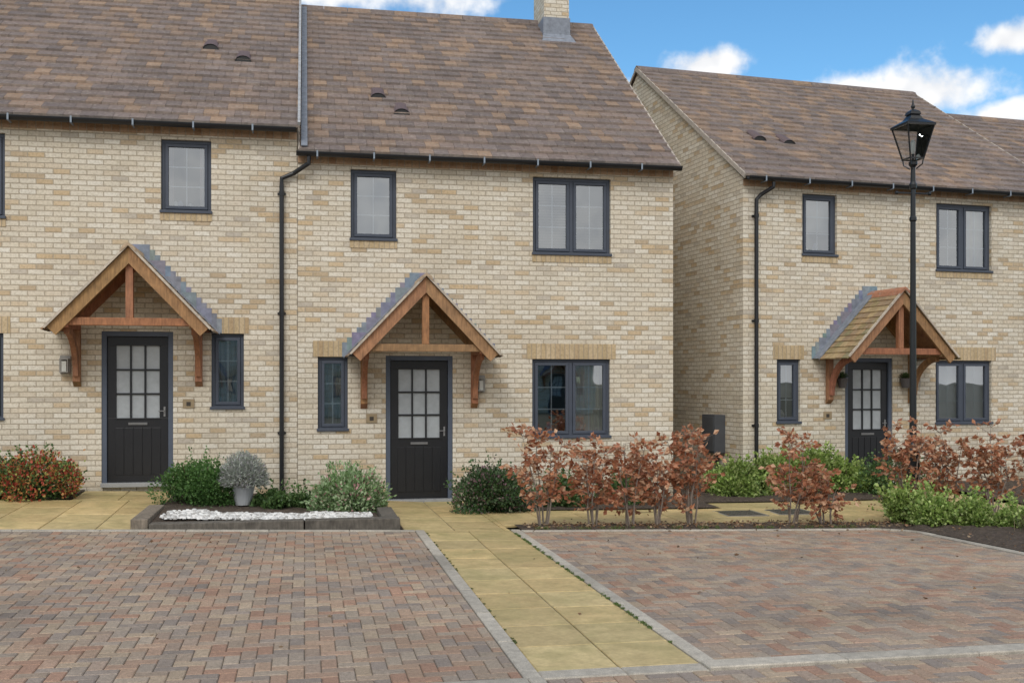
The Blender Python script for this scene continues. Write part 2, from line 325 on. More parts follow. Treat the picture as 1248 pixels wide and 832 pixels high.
def canopy(par,cx,front=-.92,hw=1.04,ze=2.15,za=3.24,seed=1,mossy=False):
    r=random.Random(seed); w=MB(); oc=lambda: tuple(q*(.88+.25*r.random()) for q in OAK)
    sl=math.hypot(hw,za-ze); ux,uz=hw/sl,(za-ze)/sl
    for sg in (-1,1):
        tip=(cx+sg*hw,ze); d=.155
        nx,nz=(-sg*uz),(-ux)
        poly=[tip,(cx,za),(cx,za-d/ux),(tip[0]+nx*d,tip[1]+nz*d)]
        w.prism(poly if sg<0 else poly[::-1],'y',front,front+.045,0,tuple(q*1.15 for q in oc()))
        pw=[(tip[0]-sg*.03,ze-.02),(cx,za-.04),(cx,za-.2),(tip[0]-sg*.17,ze-.02)]
        w.prism(pw if sg<0 else pw[::-1],'y',-.06,-.004,0,oc())
        a=Vector((tip[0],0,tip[1]));b=Vector((cx,0,za)); off=Vector((nx,0,nz))*.035
        p=[a+off,b+off]
        w.face([(p[0].x,front+.045,p[0].z),(p[1].x,front+.045,p[1].z),(p[1].x,-.06,p[1].z),(p[0].x,-.06,p[0].z)],0,tuple(q*.9 for q in OAK))
        bx=cx+sg*.83; zt=ze+.02
        w.box(bx-.05,bx+.05,front+.05,-.005,zt-.02,zt+.085,0,oc())
        w.box(bx-.05,bx+.05,-.10,-.004,1.42,zt-.02,0,oc())
        w.prism([(-.10,1.42),(-.004,1.42),(-.004,1.35)],'x',bx-.05,bx+.05,0,oc())
        pts=[]
        for k in range(9):
            th=k/8*math.pi/2
            pts.append((bx,-.10-.62*(1-math.cos(th)),1.50+(zt-.05-1.50)*math.sin(th)))
        col=oc()
        for k in range(8): w.beam(pts[k],pts[k+1],.075,.10,(0,.7,.7),0,col)
    w.box(cx-.90,cx+.90,front+.052,front+.15,ze+.03,ze+.135,0,oc())
    w.box(cx-.05,cx+.05,front+.055,front+.14,ze+.135,za-.16,0,oc())
    w.make('canopy_timber_frame',[M['wood']],par,bevel=.006)
    t=MB(); cols=[(.34,.27,.20),(.40,.33,.26),(.3,.22,.15),(.36,.24,.15)] if not mossy else [(.34,.24,.13),(.28,.22,.11),(.37,.28,.15),(.28,.2,.12),(.24,.21,.11)]
    for sg in (-1,1):
        o=(cx+sg*(hw+.05),front-.05,ze-.05); U=(-sg*ux,0,uz)
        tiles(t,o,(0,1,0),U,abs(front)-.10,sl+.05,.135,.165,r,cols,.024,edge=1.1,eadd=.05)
    for sg in (-1,1):
        w0=(cx+sg*(hw+.03),front-.035,ze-.01); w1=(cx,front-.035,za+.03)
        t.beam(w0,w1,.03,.03,(0,0,1),0,(.52,.46,.38))
    t.make('canopy_tiles',[M['tile']],par,fix=False)
    rd=MB(); 
    for k in range(3):
        a=front-.06+k*(abs(front)+.02)/3; b=a+(abs(front)+.02)/3-.006
        rd.prism([(cx-.11,za-.075),(cx-.075,za+.005),(cx,za+.055),(cx+.075,za+.005),(cx+.11,za-.075),(cx,za+.01)][::-1],'y',a,b,0,(.42,.19,.11) if mossy else (.42,.32,.22))
    rd.make('canopy_ridge',[M['tile']],par)
    l=MB()
    for sg in (-1,1):
        A=Vector((cx+sg*(hw+.06),0,ze-.06)); B=Vector((cx,0,za+.0)); off=Vector((sg*uz,0,ux))*.05
        y0,y1=-.20,-.002
        P=[A+off,B+off]
        l.face([(P[0].x,y0,P[0].z),(P[1].x,y0,P[1].z),(P[1].x,y1,P[1].z),(P[0].x,y1,P[0].z)],0,LEAD)
        l.face([(P[0].x,y0,P[0].z),(P[1].x,y0,P[1].z),(P[1].x,y0,P[1].z-.03),(P[0].x,y0,P[0].z-.03)],0,LEAD)
        n=int((za-ze)/.075)+1
        for k in range(n):
            z0=ze-.05+k*.075; xx=cx+sg*max(.02,(hw+.05-(z0-ze+.05)*hw/(za-ze))); 
            xi=xx-sg*.20
            if (xi-cx)*sg<0: xi=cx
            l.box(min(xx+sg*.06,xi),max(xx+sg*.06,xi),-.010-.0015*(k%3),-.003,z0+.02,z0+.235,0,tuple(q*(.85+.3*r.random()) for q in LEAD))
    l.make('canopy_lead_flashing',[M['lead']],par,fix=False)
def gutter(par,x0,x1,y,z):
    m=MB(); n=8; r=.06
    for i in range(n):
        a=math.pi+math.pi*i/n; b=math.pi+math.pi*(i+1)/n
        for rr in (r,r-.008):
            m.face([(x0,y+rr*math.cos(a),z+rr*math.sin(a)),(x1,y+rr*math.cos(a),z+rr*math.sin(a)),(x1,y+rr*math.cos(b),z+rr*math.sin(b)),(x0,y+rr*math.cos(b),z+rr*math.sin(b))],0,BLK)
    m.box(x0,x1,y-r-.004,y-r+.004,z-.006,z+.004,0,BLK); m.box(x0,x1,y+r-.004,y+r+.004,z-.006,z+.004,0,BLK)
    x=x0+.3
    while x<x1:
        m.box(x-.012,x+.012,y-r-.010,y-r-.005,z-.07,z+.02,0,(.25,.30,.36)); m.box(x-.012,x+.012,y-r,y+r+.05,z-r-.02,z-r-.004,0,(.15,.18,.22)); x+=.82
    m.make('gutter',[M['metal']],par,fix=False)
def house(name,loc,rz,w,ez,d,rz_,ops,doorc=None,seed=0,base=-.6,ov=(0.04,.04),mossy=False,gut=None,vents=()):
    E=empty(name,loc,rz)
    wl=MB()
    xs=sorted({0,w}|{q for o in ops for q in (o[1],o[2])}); zs=sorted({base,ez}|{q for o in ops for q in (o[3],o[4])})
    for i in range(len(xs)-1):
        for j in range(len(zs)-1):
            a,b,c,e=xs[i],xs[i+1],zs[j],zs[j+1]; mx,mz=(a+b)/2,(c+e)/2
            if any(o[1]<mx<o[2] and o[3]<mz<o[4] for o in ops): continue
            wl.face([(a,0,c),(b,0,c),(b,0,e),(a,0,e)])
    for o in ops:
        _,a,b,c,e=o[:5]
        wl.face([(a,0,c),(a,0,e),(a,.14,e),(a,.14,c)]); wl.face([(b,0,c),(b,.14,c),(b,.14,e),(b,0,e)]); wl.face([(a,0,e),(b,0,e),(b,.14,e),(a,.14,e)]); wl.face([(a,0,c),(a,.14,c),(b,.14,c),(b,0,c)])
    D=2*d
    for x in (0,w):
        wl.face([(x,0,base),(x,D,base),(x,D,ez),(x,d,rz_-.05),(x,0,ez)])
    wl.face([(0,D,base),(w,D,base),(w,D,ez),(0,D,ez)])
    wl.make('brick_walls',[M['brick']],E,fix=False)
    ec=MB(); ec.box(0.002,w-.002,-.022,.02,ez-.13,ez-.03); ec.make('eaves_brick_course',[M['header']],E)
    r=random.Random(seed)
    y0=-.17; sl=math.hypot(d-y0,rz_-ez); uy,uz=(d-y0)/sl,(rz_-ez)/sl
    L=w+ov[0]+ov[1]
    t=MB()
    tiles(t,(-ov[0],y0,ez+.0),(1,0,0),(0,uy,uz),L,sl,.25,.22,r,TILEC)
    t.make('roof_tiles_front',[M['tile']],E,fix=False)
    t=MB(); t.face([(-ov[0],y0+.01,ez),(w+ov[1],y0+.01,ez),(w+ov[1],d,rz_),(-ov[0],d,rz_)],0,(.1,.08,.07))
    t.face([(-ov[0],D-y0,ez),(w+ov[1],D-y0,ez),(w+ov[1],d,rz_),(-ov[0],d,rz_)],0,(.2,.15,.13))
    for x in (-ov[0],w+ov[1]):
        t.beam((x,y0,ez+.0),(x,d,rz_+.0),.025,.08,(0,0,1),0,(.46,.41,.35)); t.beam((x,D-y0,ez+.0),(x,d,rz_+.0),.02,.05,(0,0,1),0,(.42,.37,.32))
    t.face([(0,-.012,ez-.03),(w,-.012,ez-.03),(w,y0+.01,ez-.005),(0,y0+.01,ez-.005)],0,(.1,.08,.06))
    t.make('roof_underlay_and_verges',[M['tile']],E,fix=False)
    rd=MB(); x=-ov[0]
    while x<w+ov[1]-.05:
        b=min(x+.448,w+ov[1]); c=r.choice(TILEC)
        rd.prism([(d-.15,rz_-.07),(d-.09,rz_+.03),(d,rz_+.075),(d+.09,rz_+.03),(d+.15,rz_-.07)],'x',x,b-.006,0,tuple(q*1.0 for q in c)); x+=.45
    rd.make('ridge_tiles',[M['tile']],E)
    if vents:
        v=MB()
        for (vx,s) in vents:
            yy=y0+uy*s; zz=ez+uz*s+.03
            n=8
            for i in range(n):
                a=math.pi*i/n;b=math.pi*(i+1)/n
                v.face([(vx-.13*math.cos(a),yy,zz+.10*math.sin(a)),(vx-.13*math.cos(b),yy,zz+.10*math.sin(b)),(vx-.10*math.cos(b),yy+.34,zz+.26+.02*math.sin(b)),(vx-.10*math.cos(a),yy+.34,zz+.26+.02*math.sin(a))],0,(.13,.09,.085))
            v.face([(vx-.13*math.cos(math.pi*i/n),yy+.015,zz+.10*math.sin(math.pi*i/n)) for i in range(n+1)],0,(.01,.01,.01))
        v.make('roof_vents',[M['plain']],E,fix=False)
    gutter(E,-.02 if gut is None else gut[0],w+.02 if gut is None else gut[1],y0-.045,ez-.012)
    for k,o in enumerate(ops):
        kind=o[0]
        if kind=='door': front_door(E,o[1],o[2],o[3],o[4])
        else: window(E,o[1],o[2],o[3],o[4],o[5],seed*10+k,o[6],head=o[7],sill=o[8],name=kind)
    if doorc is not None: canopy(E,doorc,seed=seed+3,mossy=mossy)
    return E
def std_ops(off,bl=('net','venetian','net','right_blind'),lz=.89):
    q=[('window',.67,1.35,3.86,4.91,1,bl[0],None,True),('window',3.44,4.68,3.71,4.90,2,bl[1],None,True),
       ('window',.19,.63,1.03,2.12,1,bl[2],.07,False),('window',3.43,4.67,lz,2.10,2,bl[3],.09,False),('door',1.19,2.2,-.04,2.14)]
    return [(o[0],o[1]+off,o[2]+off)+o[3:] for o in q]
def wallbits(E,px,pz,lx,lz):
    m=MB(); m.box(px-.08,px+.08,-.016,-.002,pz-.06,pz+.07,0,(.33,.25,.15)); m.box(px-.03,px+.03,-.020,-.016,pz-.03,pz+.03,0,(.05,.04,.03)); m.make('house_number_plaque',[M['plain']],E,bevel=.003)
    m=MB(); s=(.26,.245,.22)
    m.box(lx-.07,lx+.07,-.03,-.002,lz-.13,lz+.13,0,s); m.box(lx-.06,lx+.06,-.13,-.03,lz+.07,lz+.085,0,s); m.box(lx-.06,lx+.06,-.13,-.03,lz-.11,lz-.095,0,s)
    for i in (-1,1): m.box(lx+i*.052-.006,lx+i*.052+.006,-.13,-.12,lz-.095,lz+.07,0,s)
    m.box(lx-.03,lx+.03,-.11,-.04,lz-.095,lz+.05,0,(.55,.55,.5)); m.make('wall_lantern',[M['metal']],E)
def downpipe(E,pts,r=.034,zb=0):
    m=MB(); m.tube(pts,r,12,0,BLK)
    x,y=pts[-1][0],pts[-1][1]; z=pts[-2][2]-.1
    while z>pts[-1][2]+.3:
        m.tube([(x,y,z-.03),(x,y,z+.03)],r+.008,12,0,BLK); m.box(x-.06,x+.06,y+r,-.003,z-.015,z+.015,0,BLK); z-=1.75
    m.make('downpipe',[M['metal']],E,smooth=False)
# ---- middle house
X0=-.10
mid=house('brick_house',(X0,0,0),0,5.80,5.10,5.0,8.96,std_ops(.10,('grey','venetian','net','right_blind')),doorc=1.695+.10,seed=2,vents=[(1.28,2.05),(1.62,1.45)],ov=(-.02,.05),gut=(-.02,5.86))
wallbits(mid,.98+.1,1.2,2.62+.1,1.72)
c=MB(); cx0,cx1=4.70,5.20
c.box(cx0,cx1,4.35,5.3,8.1,10.6); c.make('chimney_stack',[M['brick']],mid)
l=MB(); l.box(cx0-.02,cx1+.02,4.33,5.33,8.2,8.88,0,LEAD)
s_=.738
l.face([(cx0-.10,4.08,5.10+(4.08+.17)*s_+.07),(cx1+.10,4.08,5.10+(4.08+.17)*s_+.07),(cx1+.02,4.34,8.56),(cx0-.02,4.34,8.56)],0,LEAD)
l.make('chimney_lead_flashing',[M['lead']],mid)
# ---- left house
WL=5.85; XL=-.105-WL
lops=[('window',-2.03,-1.33,3.86,4.91,1,'curtains',None,True),('window',-5.36,-4.12,3.71,4.90,2,'venetian',None,True),('window',-1.33,-.87,1.03,2.12,1,'net',.07,False),('window',-5.38,-4.14,.89,2.10,2,'net',.09,False),('door',-2.84,-1.86,-.05,2.14)]
left=house('brick_house.001',(XL,0,.33),0,WL,5.11,5.0,8.97,[(o[0],o[1]-XL,o[2]-XL)+o[3:] for o in lops],doorc=-2.33-XL,seed=5,vents=[(-1.52-XL,2.9),(-.98-XL,2.45)],ov=(.0,.02),gut=(-.0,WL-.02))
wallbits(left,-1.645-XL,1.10,-3.32-XL,1.66)
l=MB(); W0=WL
l.beam((W0+.025,-.20,5.11+.06),(W0+.025,5.0,8.97+.06),.04,.05,(0,0,1),0,(.36,.37,.38)); l.beam((W0+.10,-.16,5.11-.25),(W0+.10,5.0,8.97-.27),.09,.02,(0,0,1),0,LEAD)
l.make('verge_lead_flashing',[M['lead']],left)
downpipe(mid,[(.16,-.2,5.03),(.16,-.2,4.93),(-.06,-.06,4.80),(-.23,-.06,4.72),(-.23,-.06,4.6),(-.23,-.06,.05)])
far=house('brick_house.002',(XL-5.87,0,.45),0,5.85,5.11,5.0,8.97,std_ops(.1),doorc=1.795,seed=6,ov=(0,0))
# ---- right house, rotated 6 degrees
ra=math.radians(6)
RO=Vector((7.18,.72,.02))
rops=[('window',1.13,1.81,3.88,4.93,1,'roller',None,True),('window',3.84,5.03,3.70,4.90,2,'half_venetian',None,True),('window',.64,1.09,1.03,2.11,1,'roller',.07,False),('window',3.83,5.03,.98,2.11,2,'white',.09,False),('door',1.97,2.93,-.04,2.14)]
right=house('brick_house.003',RO,ra,6.62,5.13,4.3,8.14,rops,doorc=2.46,seed=9,mossy=True,vents=[(1.0,1.6),(1.55,1.5)],ov=(.05,.05))
wallbits(right,1.62,1.15,3.35,1.75)
downpipe(right,[(.46,-.2,5.05),(.46,-.2,4.97),(.30,-.06,4.85),(.22,-.06,4.77),(.22,-.06,4.6),(.22,-.06,-.05)])
mb=MB(); mb.box(-.21,-.003,.60,1.07,.5,1.16,0,(.075,.08,.09)); mb.box(-.222,-.21,.63,1.04,.53,1.13,0,(.085,.09,.1)); mb.make('meter_box',[M['plain']],right,bevel=.012)
mb=MB(); mb.tube([(-.06,.80,.5),(-.06,.80,-.05)],.03,10,0,BLK); mb.make('meter_pipe',[M['metal']],right)
q=Vector((math.cos(ra),math.sin(ra),0))
rr=house('brick_house.004',RO+q*6.63+Vector((0,0,-.42)),ra,6.6,5.13,4.3,8.14,[(o[0],o[1]+.4,o[2]+.4)+o[3:] for o in rops],doorc=2.86,seed=12,ov=(.0,.05))
for i in range(3):
    house('brick_house.%03d'%(5+i),(16-i*9.5,-42,0),math.pi,6.6,5.13,4.6,8.6,std_ops(.4),doorc=2.1,seed=20+i)
def wallpot(E,x,z,seed):
    r=random.Random(seed); m=MB(); m.tube([(x,-.10,z-.10),(x,-.10,z+.07)],[.06,.10],12,0,(.10,.09,.09)); m.box(x-.01,x+.01,-.1,-.003,z+.0,z+.02,0,BLK)
    m.make('wall_pot',[M['plain']],E)
    n=220; rg=np.random.default_rng(seed); d=rg.normal(size=(n,3)); d[:,2]=np.abs(d[:,2])+.2; d/=np.linalg.norm(d,axis=1,keepdims=True)
    P=np.array([x,-.10,z+.06])+d*rg.uniform(.02,.10,(n,1)); leaves('wall_pot_foliage',P,d,np.full(n,.04),np.full(n,.012),pick(rg,n,[(.07,.12,.04),(.1,.15,.06)]),E,seed)
# ------------------------------------------------------------------ ground
gx=[-600,-60,-25]+[ -14+.5*i for i in range(57)]+[30,60,600]; gy=[-600,-80,-40,-25]+[-14+.4*i for i in range(48)]+[20,60,600]
m=MB(); nx=len(gx)
m.v=[(x,y,g(x,y)-.05) for y in gy for x in gx]
for j in range(len(gy)-1):
    for i in range(nx-1):
        m.f.append((j*nx+i,j*nx+i+1,(j+1)*nx+i+1,(j+1)*nx+i)); m.m.append(0); m.c.append((1,1,1))
m.make('ground',[M['ground']],fix=False,smooth=True)
def sheet(name,x0,x1,y0,y1,dz,mat,step=.4,jit=0):
    m=MB(); nx=max(2,int((x1-x0)/step)+1); ny=max(2,int((y1-y0)/step)+1)
    for j in range(ny):
        for i in range(nx):
            x=x0+(x1-x0)*i/(nx-1); y=y0+(y1-y0)*j/(ny-1); m.v.append((x,y,g(x,y)+dz+(R.random()*jit if 0<i<nx-1 and 0<j<ny-1 else 0)))
    for j in range(ny-1):
        for i in range(nx-1): m.f.append((j*nx+i,j*nx+i+1,(j+1)*nx+i+1,(j+1)*nx+i)); m.m.append(0); m.c.append((1,1,1))
    return m.make(name,[mat],fix=False,smooth=True)
def block(mb,x0,x1,y0,y1,col,gap=.002,ch=.006,dz=0,depth=.02,mat=0):
    a,b,c,d=x0+gap,x1-gap,y0+gap,y1-gap
    if b-a<.02 or d-c<.02: return
    G=g
    n=len(mb.v)
    j=R.uniform(-.0015,.0015)+dz
    mb.v.extend([(a,c,G(a,c)-depth+dz),(b,c,G(b,c)-depth+dz),(b,d,G(b,d)-depth+dz),(a,d,G(a,d)-depth+dz),
      (a,c,G(a,c)-ch+j),(b,c,G(b,c)-ch+j),(b,d,G(b,d)-ch+j),(a,d,G(a,d)-ch+j),
      (a+ch,c+ch,G(a,c)+j),(b-ch,c+ch,G(b,c)+j),(b-ch,d-ch,G(b,d)+j),(a+ch,d-ch,G(a,d)+j)])
    for f in ((8,9,10,11),(4,5,9,8),(5,6,10,9),(6,7,11,10),(7,4,8,11),(0,1,5,4),(1,2,6,5),(2,3,7,6),(3,0,4,7)):
        mb.f.append(tuple(n+i for i in f)); mb.m.append(mat); mb.c.append(col)
BC=[(.285,.215,.165),(.315,.215,.155),(.25,.205,.17),(.34,.265,.19),(.275,.225,.18),(.32,.225,.16),(.225,.187,.158),(.30,.245,.19),(.30,.185,.13),(.29,.225,.17)]
def bcol():
    c=R.choice(BC); k=1.02+.24*R.random(); return tuple(q*k for q in c)
def herring(name,x0,x1,y0,y1,u=.1):
    mb=MB(); ni=int((x1-x0)/u)+3; nj=int((y1-y0)/u)+3
    for i in range(-2,ni):
        for j in range(-2,nj):
            k=(i-j)%4
            if k==0: a,b,c,d=i,i+2,j,j+1
            elif k==3: a,b,c,d=i,i+1,j,j+2
            else: continue
            A,B,C,Dd=[max(lo,min(hi,v)) for v,lo,hi in ((x0+a*u,x0,x1),(x0+b*u,x0,x1),(y0+c*u,y0,y1),(y0+d*u,y0,y1))]
            if B-A<.02 or Dd-C<.02: continue
            block(mb,A,B,C,Dd,bcol())
    ob=mb.make(name,[M['block']],fix=False); sheet(name.replace('paving','bedding_sand'),x0,x1,y0,y1,-.010,M['sand'])
herring('parking_paving',-9.5,1.27,-9.90,-3.6)
herring('parking_paving.001',2.53,7.45,-9.72,-3.66)
herring('road_paving',1.40,10,-13.4,-9.89)
herring('road_paving.001',-6,1.38,-13.4,-10.07)
sheet('road',-40,40,-24,-13.4,-.004,M['sand'],1.5)
def kerbcol():
    k=.85+.25*R.random(); return (.42*k,.385*k,.325*k)
kb=MB()
def kerbrun(mb,x0,x1,y0,y1,dz=.012,L=.91):
    if x1-x0>y1-y0:
        x=x0
        while x<x1-.01: block(mb,x,min(x+L,x1),y0,y1,kerbcol(),.002,.008,dz,.06); x+=L
    else:
        y=y0
        while y<y1-.01: block(mb,x0,x1,y,min(y+L,y1),kerbcol(),.002,.008,dz,.06); y+=L
kerbrun(kb,1.27,1.38,-9.90,-3.5); kerbrun(kb,2.42,2.53,-9.72,-3.5)
kerbrun(kb,-9.5,1.27,-3.6,-3.5); kerbrun(kb,2.53,7.0,-3.66,-3.55)
kerbrun(kb,-6,1.38,-10.05,-9.90,.02); kerbrun(kb,1.38,2.42,-9.89,-9.72,.004,.52); kerbrun(kb,2.42,11,-9.89,-9.72,.02)
kerbrun(kb,7.45,7.56,-9.72,-4.1)
for k in range(8):
    a0=math.pi/2*(k/8); a1=math.pi/2*((k+1)/8); cx_,cy_=7.0,-4.1
    q=[(cx_+rr_*math.sin(t),cy_+rr_*math.cos(t)) for rr_,t in ((.45,a0),(.555,a0),(.555,a1-.01),(.45,a1-.01))]
    col=kerbcol(); kb.face([(x,y,g(x,y)+.013) for x,y in q],0,col)
    for i in range(4):
        (xa,ya),(xb,yb)=q[i],q[(i+1)%4]; kb.face([(xa,ya,g(xa,ya)-.05),(xb,yb,g(xb,yb)-.05),(xb,yb,g(xb,yb)+.013),(xa,ya,g(xa,ya)+.013)],0,col)
kb.make('kerb',[M['kerb']],fix=False)
def slabcol():
    k=.84+.28*R.random(); h=R.random()*.04; return ((.55+h)*k,(.44)*k,(.225-h*.4)*k)
def slabs(mb,x0,x1,y0,y1,sx,sy,stag=0,dz=0):
    i=0; x=x0
    while x<x1-.01:
        xb=min(x+sx,x1); y=y0-(sy*stag if i%2 else 0)
        while y<y1-.01:
            block(mb,x,xb,max(y,y0),min(y+sy,y1),slabcol(),.005,.006,dz,.03); y+=sy
        x+=sx; i+=1
sm=MB()
slabs(sm,1.38,2.42,-9.72,-3.5,.52,.60,0)
slabs(sm,1.15,2.42,-3.5,-.07,.6,.60,.5)
slabs(sm,2.42,10.6,-3.0,-1.5,.6,.6)
slabs(sm,9.0,10.4,-1.5,.78,.6,.6)
slabs(sm,-3.05,-1.78,-1.0,-.07,.6,.6); slabs(sm,-9.5,-1.86,-3.5,-1.0,.6,.6)
slabs(sm,5.9,9.0,-1.5,-.9,.6,.6)
sm.make('footpath',[M['slab']],fix=False)
for nm,b_ in (('footpath_bedding_sand',(1.39,2.41,-9.7,-3.5)),('footpath_bedding_sand.001',(1.16,2.41,-3.5,-.07)),('footpath_bedding_sand.002',(-9.5,-1.87,-3.49,-1.0)),('footpath_bedding_sand.003',(2.42,10.5,-2.99,-1.5))):
    sheet(nm,*b_,-.012,M['sand'])
sheet('garden_soil',-1.80,1.14,-3.4,-.0,.012,M['soil'],.12,jit=.02)
sheet('garden_soil.001',-9.5,-3.06,-.98,0,.012,M['soil'],.12,jit=.02)
sheet('garden_soil.002',2.43,5.88,-1.48,-.0,.012,M['soil'],.12,jit=.03)
sheet('garden_soil.003',5.88,8.98,-.88,.95,.012,M['soil'],.12,jit=.03)
sheet('garden_soil.004',2.55,7.0,-3.53,-3.02,.010,M['soil'],.1,jit=.03)
sheet('garden_soil.005',7.0,14,-3.53,-3.02,.010,M['soil'],.1,jit=.03)
sheet('garden_soil.006',7.57,14,-9.7,-3.5,.016,M['soil'],.12,jit=.05)
sheet('garden_soil.007',10.62,16,-3.0,1.3,.016,M['soil'],.12,jit=.05)
m=MB(); pts=[(7.0+.56*math.sin(t),-4.1+.56*math.cos(t)) for t in [math.pi/2*k/8 for k in range(9)]]
for k in range(8):
    a,b=pts[k],pts[k+1]; m.face([(a[0],a[1],g(*a)+.012),(b[0],b[1],g(*b)+.012),(7.6,-3.5,g(7.6,-3.5)+.012)])
m.make('garden_soil.008',[M['soil']],fix=False)
for i,(mx,my) in enumerate(((5.95,-2.05),(6.75,-1.95))):
    m=MB(); z=g(mx,my)
    m.box(mx-.3,mx+.3,my-.3,my+.3,z-.02,z+.006,0,(.30,.28,.25)); m.box(mx-.26,mx+.26,my-.26,my+.26,z,z+.010,0,(.075,.07,.065))
    for a in range(6):
        for b in range(6): m.box(mx-.24+a*.082,mx-.24+a*.082+.06,my-.24+b*.082,my-.24+b*.082+.06,z+.009,z+.014,0,(.09,.085,.08))
    m.make('manhole_cover' if i==0 else 'manhole_cover.001',[M['metal']])
# timber planter
pl=empty('timber_planter',(0,0,0)); SC=(.125,.115,.10)
m=MB()
for (a,b,k_) in ((-1.72,-.01,1.0),(.005,1.10,.9)):
    m.box(a,b,-3.49,-3.30,g((a+b)/2,-3.5)-.05,g(0,-3.5)+.115,0,tuple(q*k_ for q in SC))
m.box(-1.92,-1.73,-3.46,-2.0,0,g(-1.8,-2.8)+.10,0,(.22,.19,.155)); m.box(.91,1.10,-3.295,-2.2,-.05,g(0,-3)+.095,0,SC)
m.make('sleepers',[M['sleeper']],pl,bevel=.01)
sheetp=sheet('planter_soil',-1.72,.90,-3.3,-2.2,.06,M['soil'],.1,jit=.03); sheetp.parent=pl
def pebbles(name,x0,x1,y0,y1,n,dz,par=None,cols=None,s=(.018,.04)):
    m=MB(); r=random.Random(3)
    base=[(1,0,0),(.5,.86,0),(-.5,.86,0),(-1,0,0),(-.5,-.86,0),(.5,-.86,0)]
    for _ in range(n):
        x=r.uniform(x0,x1);y=r.uniform(y0,y1)
        if r.random()<.35*abs((x-(x0+x1)/2)/((x1-x0)/2))**3: continue
        if y>y1-.12+.1*math.sin(x*3.1)+.05*math.sin(x*9): continue
        z=g(x,y)+dz+r.random()*.02; a=r.uniform(*s);t=r.random()*6.28;k=r.uniform(.6,1)
        st=len(m.v); c=r.choice(cols)
        for (u,v,_) in base: m.v.append((x+a*(u*math.cos(t)-v*k*math.sin(t)),y+a*(u*math.sin(t)+v*k*math.cos(t)),z))
        for (u,v,_) in base: m.v.append((x+.6*a*(u*math.cos(t)-v*k*math.sin(t)),y+.6*a*(u*math.sin(t)+v*k*math.cos(t)),z+a*.55))
        for i in range(6): m.f.append((st+i,st+(i+1)%6,st+6+(i+1)%6,st+6+i)); m.m.append(0); m.c.append(c)
        m.f.append(tuple(st+6+i for i in range(6))); m.m.append(0); m.c.append(c)
    return m.make(name,[M['plain']],par,fix=False,smooth=True)
pebbles('white_pebbles',-1.62,.8,-3.28,-2.6,2200,.085,pl,[(.72,.71,.69),(.55,.55,.54),(.78,.78,.76),(.38,.37,.35)])
# ------------------------------------------------------------------ plants
def leaves(name,P,Dr,L,W,cols,parent=None,seed=0,fold=.25):
    rng=np.random.default_rng(seed); n=len(P)
    Dr=Dr/np.linalg.norm(Dr,axis=1,keepdims=True); rv=rng.normal(size=(n,3)); S=np.cross(Dr,rv); S/=np.linalg.norm(S,axis=1,keepdims=True); Nn=np.cross(Dr,S)
    L=L[:,None];W=W[:,None]
    v=np.stack([P,P+Dr*L*.5+S*W+Nn*W*fold,P+Dr*L,P+Dr*L*.5-S*W+Nn*W*fold],1).reshape(-1,3)
    f=np.arange(n*4).reshape(n,4)
    me=bpy.data.meshes.new(name); me.from_pydata(v.tolist(),[],f.tolist()); me.materials.append(M['leaf'])
    at=me.attributes.new('col','FLOAT_COLOR','FACE'); c=np.ones((n,4),dtype=np.float32); c[:,:3]=cols; at.data.foreach_set('color',c.ravel())
    ob=bpy.data.objects.new(name,me); scene.collection.objects.link(ob)
    if parent: ob.parent=parent
    return ob
def pick(rng,n,pal,wts=None,var=.2):
    pal=np.array(pal); i=rng.choice(len(pal),n,p=wts); return pal[i]*(1+rng.uniform(-var,var,(n,1)))
wallpot(right,2.05-.2,1.72,1); wallpot(right,3.12,1.72,2)
